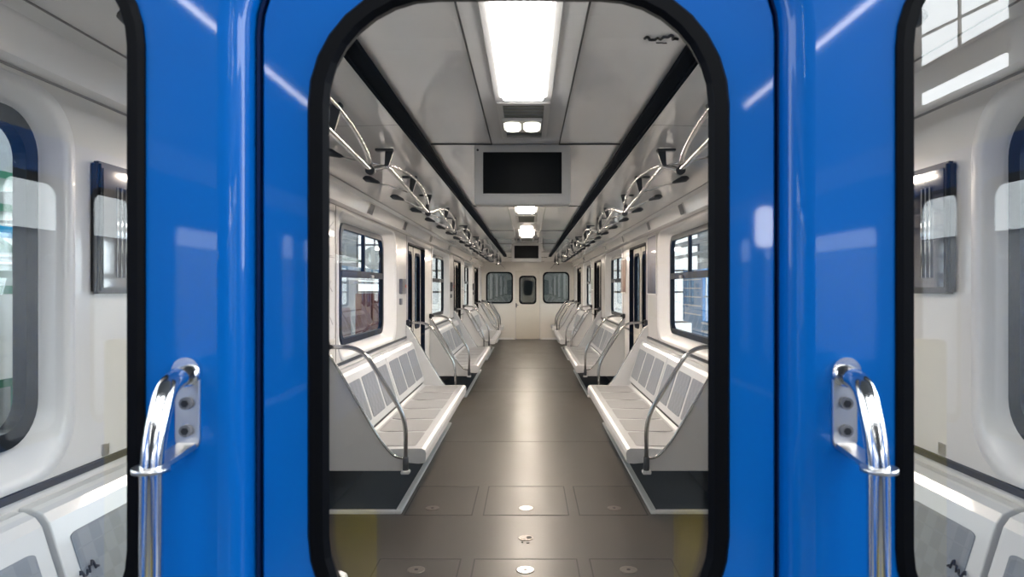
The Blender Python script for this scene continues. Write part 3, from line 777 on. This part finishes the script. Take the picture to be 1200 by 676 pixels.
def poster(s, y0, y1, z0, z1, mat, label, nm='wall_poster'):
    t = thing(nm, label, 'poster', (s*WX, (y0+y1)/2, z0)); h = (y1-y0)/2
    box('sheet', (-s*.005, 0, -h, h, 0, z1-z0), mat, t)
    bm = B(); loft(bm, [yz(lr(-h-.008, h+.008, -.008, z1-z0+.008, .002, 2), 0), yz(lr(-h-.008, h+.008, -.008, z1-z0+.008, .002, 2), -s*.008), yz(lr(-h+.004, h-.004, .004, z1-z0-.004, .002, 2), -s*.008), yz(lr(-h+.004, h-.004, .004, z1-z0-.004, .002, 2), -s*.004)])
    obj('frame', bm, 'bezel', t); return t
poster(1, 6.84, 7.34, 1.40, 2.0, grad_poster('violet_night_print', (.26, .24, .29), (.05, .045, .07)), 'tall violet grey poster between the nearest right window and the side door')
poster(1, 8.95, 9.42, 1.40, 1.84, grad_poster('brown_print', (.33, .21, .16), (.16, .08, .06)), 'brown poster on the right wall just beyond the nearest side door')
poster(1, 13.5, 13.85, 1.42, 1.84, grad_poster('green_print', (.30, .36, .28), (.12, .18, .14)), 'greenish poster far down the right wall')
poster(-1, 13.42, 13.8, 1.45, 1.9, grad_poster('grey_print', (.38, .38, .40), (.2, .2, .22)), 'grey poster far down the left wall')
# line map
t = poster(-1, 4.12, 4.62, 1.12, 1.98, pm('map_paper', (.72, .72, .75), .35, coat=.2), 'pale route map sheet beside the nearest left window', 'route_map')
bm = B()
rnd = random.Random(2)
for k in range(7):
    y = -.2; z = .15 + .09*k; pts = []
    while y < .22:
        pts.append((.0058, y, z)); y += rnd.uniform(.05, .1); z += rnd.choice((-.05, 0, .05))
        z = min(.8, max(.06, z))
    for a, b in zip(pts, pts[1:]): tube(bm, [a, b], .0022, 4)
obj('route_line', bm, pm('map_ink', (.25, .26, .33), .5), t)
# intercoms by the left doors
for y, tx in ((7.05, 'dark intercom box on the left wall beside the nearest bench'), (11.62, 'dark intercom box on the left wall beside the second door'), (16.25, 'dark intercom box far down the left wall')):
    t = thing('intercom', tx, 'intercom', (-WX, y, 1.40), 'intercom boxes by the side doors')
    box('body', (0, .035, -.11, .12, 0, .155), pm('graphite', (.10, .10, .11), .45), t, .005)
    bm = B()
    for k in range(5): bx(bm, .035, .038, -.08, .02, .03+.022*k, .038+.022*k)
    obj('speaker_slot', bm, 'black', t)
    bm = B(); disc(bm, (.037, .075, .08), .018, (1, 0, 0), .006, 16); obj('call_button', bm, pm('red_button', (.4, .05, .04), .4), t)
    box('key_switch', (0, .025, -.10, -.03, -.11, -.045), 'grille', t, .004)
# grilles on the frieze
def frieze_grille(s, y, tx):
    t = thing('wall_grille', tx, 'grille', (s*1.252, y, 2.098), 'small grilles on the frieze')
    d = Vector((-.03*s, 0, .097)).normalized(); nrm = Vector((-.955*s, 0, -.296)).normalized()
    def Q(u, v, o): p = d*(v) + nrm*o; return (p.x, u, p.z)
    bm = B(); lo = lr(-.09, .09, -.047, .047, .004, 2); li = lr(-.08, .08, -.042, .042, .004, 2)
    loft(bm, [[Q(u, v, 0) for u, v in lo], [Q(u, v, .006) for u, v in lo], [Q(u, v, .006) for u, v in li], [Q(u, v, .001) for u, v in li]]); obj('frame', bm, 'bezel', t)
    bm = B(); loft(bm, [[Q(u, v, .002) for u, v in li], [Q(u, v, .0025) for u, v in li]], capb=True)
    for k in range(5):
        v = -.03 + .015*k
        loft(bm, [[Q(-.076, v, .003), Q(.076, v, .003), Q(.076, v+.005, .003), Q(-.076, v+.005, .003)], [Q(-.076, v, .006), Q(.076, v, .006), Q(.076, v+.005, .006), Q(-.076, v+.005, .006)]], capb=True)
    obj('louvre', bm, 'grille', t)
for s in (-1, 1):
    for y, tx in ((5.5, 'grille above the nearest %s window'), (7.0, 'grille above the wall between nearest %s window and door'), (8.9, 'grille just past the first %s door'), (10.9, 'grille above the second %s window'), (15.2, 'small grille far down the %s frieze')):
        frieze_grille(s, y, tx % desc[s])
# dark glossy panels with upright rods at the near corners
for s in (-1, 1):
    t = thing('dark_panel', 'dark glossy wall panel seen through the %s end window' % desc[s], 'display', (s*WX, 2.145, 1.45))
    box('body', (-s*.03, 0, -.10, .11, 0, .40), 'black', t, .008)
    bm = B(); bx(bm, -s*.033, -s*.03, -.085, .095, .02, .38); obj('front_sheet', bm, pm('dark_blue_gloss', (.01, .02, .05), .06, coat=1) if s > 0 else pm('grey_gloss', (.12, .11, .11), .08, coat=.6), t)
    bm = B()
    for k in range(3): tube(bm, [(-s*.036, -.02+.022*k, .05), (-s*.036, -.02+.022*k, .33)], .004, 6)
    obj('upright_rod', bm, 'chrome', t)
# scribble marks: a small dark scrawl on the ceiling and on the two nearest seat backs
def scrawl(name, origin, ux, uy, nrm, w_, label, parent=None):
    r = random.Random(7); O = Vector(origin); ux = Vector(ux); uy = Vector(uy); nr = Vector(nrm)
    bm = B(); x = -w_/2; pts = []
    while x < w_/2:
        pts.append(O + ux*x + uy*r.uniform(-.2, .2)*w_ + nr*.002); x += w_*r.uniform(.04, .12)
    tube(bm, pts, w_*.045, 5)
    pts = [O + ux*(w_*(-.1+.08*k)) + uy*(-.42 + r.uniform(-.03, .03))*w_ + nr*.002 for k in range(5)]
    tube(bm, pts, w_*.02, 5)
    return tag(obj(name, bm, pm('dark_ink', (.02, .02, .025), .5)), label, 'mark')
scrawl('ink_scrawl', (.40, 1.965, 2.19), (1, 0, 0), (0, -1, 0), (0, 0, -1), .10, 'small dark scrawl on the ceiling panel near the right channel')

for s in (-1, 1):
    scrawl('ink_scrawl', (s*1.158, 1.82, .722), (0, 1, 0), (s*.303, 0, .953), (-s*.953, 0, .303), .075, 'small dark scrawl on the grey seat back seen through the %s end window' % desc[s])

# ================================================================== FLOOR HATCHES
for r_, (ya, yb, rowtx) in enumerate(((3.02, 3.69, 'near row'), (4.40, 5.035, 'far row'))):
    for c_, (xa, xb) in enumerate(((-.785, -.35), (-.275, .275), (.345, .785))):
        t = thing('floor_hatch', '%s floor hatch of the %s, flush in the floor between the doors' % (('left', 'middle', 'right')[c_], rowtx), 'hatch', ((xa+xb)/2, (ya+yb)/2, 0), 'floor hatches by the first side doors')
        hw_, hl = (xb-xa)/2, (yb-ya)/2
        box('plate', (-hw_, hw_, -hl, hl, -.004, .0012), 'floor', t)
        bm = B(); lo = lr(-hw_-.004, hw_+.004, -hl-.004, hl+.004, .002, 2); li = lr(-hw_+.004, hw_-.004, -hl+.004, hl-.004, .002, 2)
        loft(bm, [[(a, b, .0008) for a, b in lo], [(a, b, .0022) for a, b in lo], [(a, b, .0022) for a, b in li], [(a, b, .0008) for a, b in li]]); obj('rim', bm, 'seam', t)
        ly = (3.545, 4.535)[r_] - (ya+yb)/2; lx = (0 if c_ == 1 else ((-.055, 0, .02)[c_] if r_ else (-.0, 0, -.03)[c_]))
        bm = B(); tube(bm, [(lx, ly, .001), (lx, ly, .004), (lx, ly, .0045)], [.046, .046, .042], 28); lk = obj('lock_plate', bm, 'steel' if c_ == 1 else pm('darker_steel', (.22, .20, .18), .35, metal=.8), t)  # side lock plates get a darker steel than the middle ones
        bm = B(); disc(bm, (lx, ly, .005), .010, (0, 0, 1), .002, 12); obj('key_hole', bm, 'black', lk)
t = thing('floor_lock', 'worn round floor lock between the two hatch rows', 'lock', (.0, 4.0, .0005))
bm = B(); tube(bm, [(0, 0, 0), (0, 0, .002)], [.045, .043], 28); obj('disc', bm, pm('scuffed_steel', (.30, .27, .25), .4, metal=.7, var=.5, vscale=60), t)
bm = B(); disc(bm, (.018, .005, .003), .016, (0, 0, 1), .002, 12); disc(bm, (.012, -.075, .0015), .010, (0, 0, 1), .002, 10); disc(bm, (-.02, -.07, .0015), .006, (0, 0, 1), .002, 10); obj('bolt_hole', bm, 'seam', t)
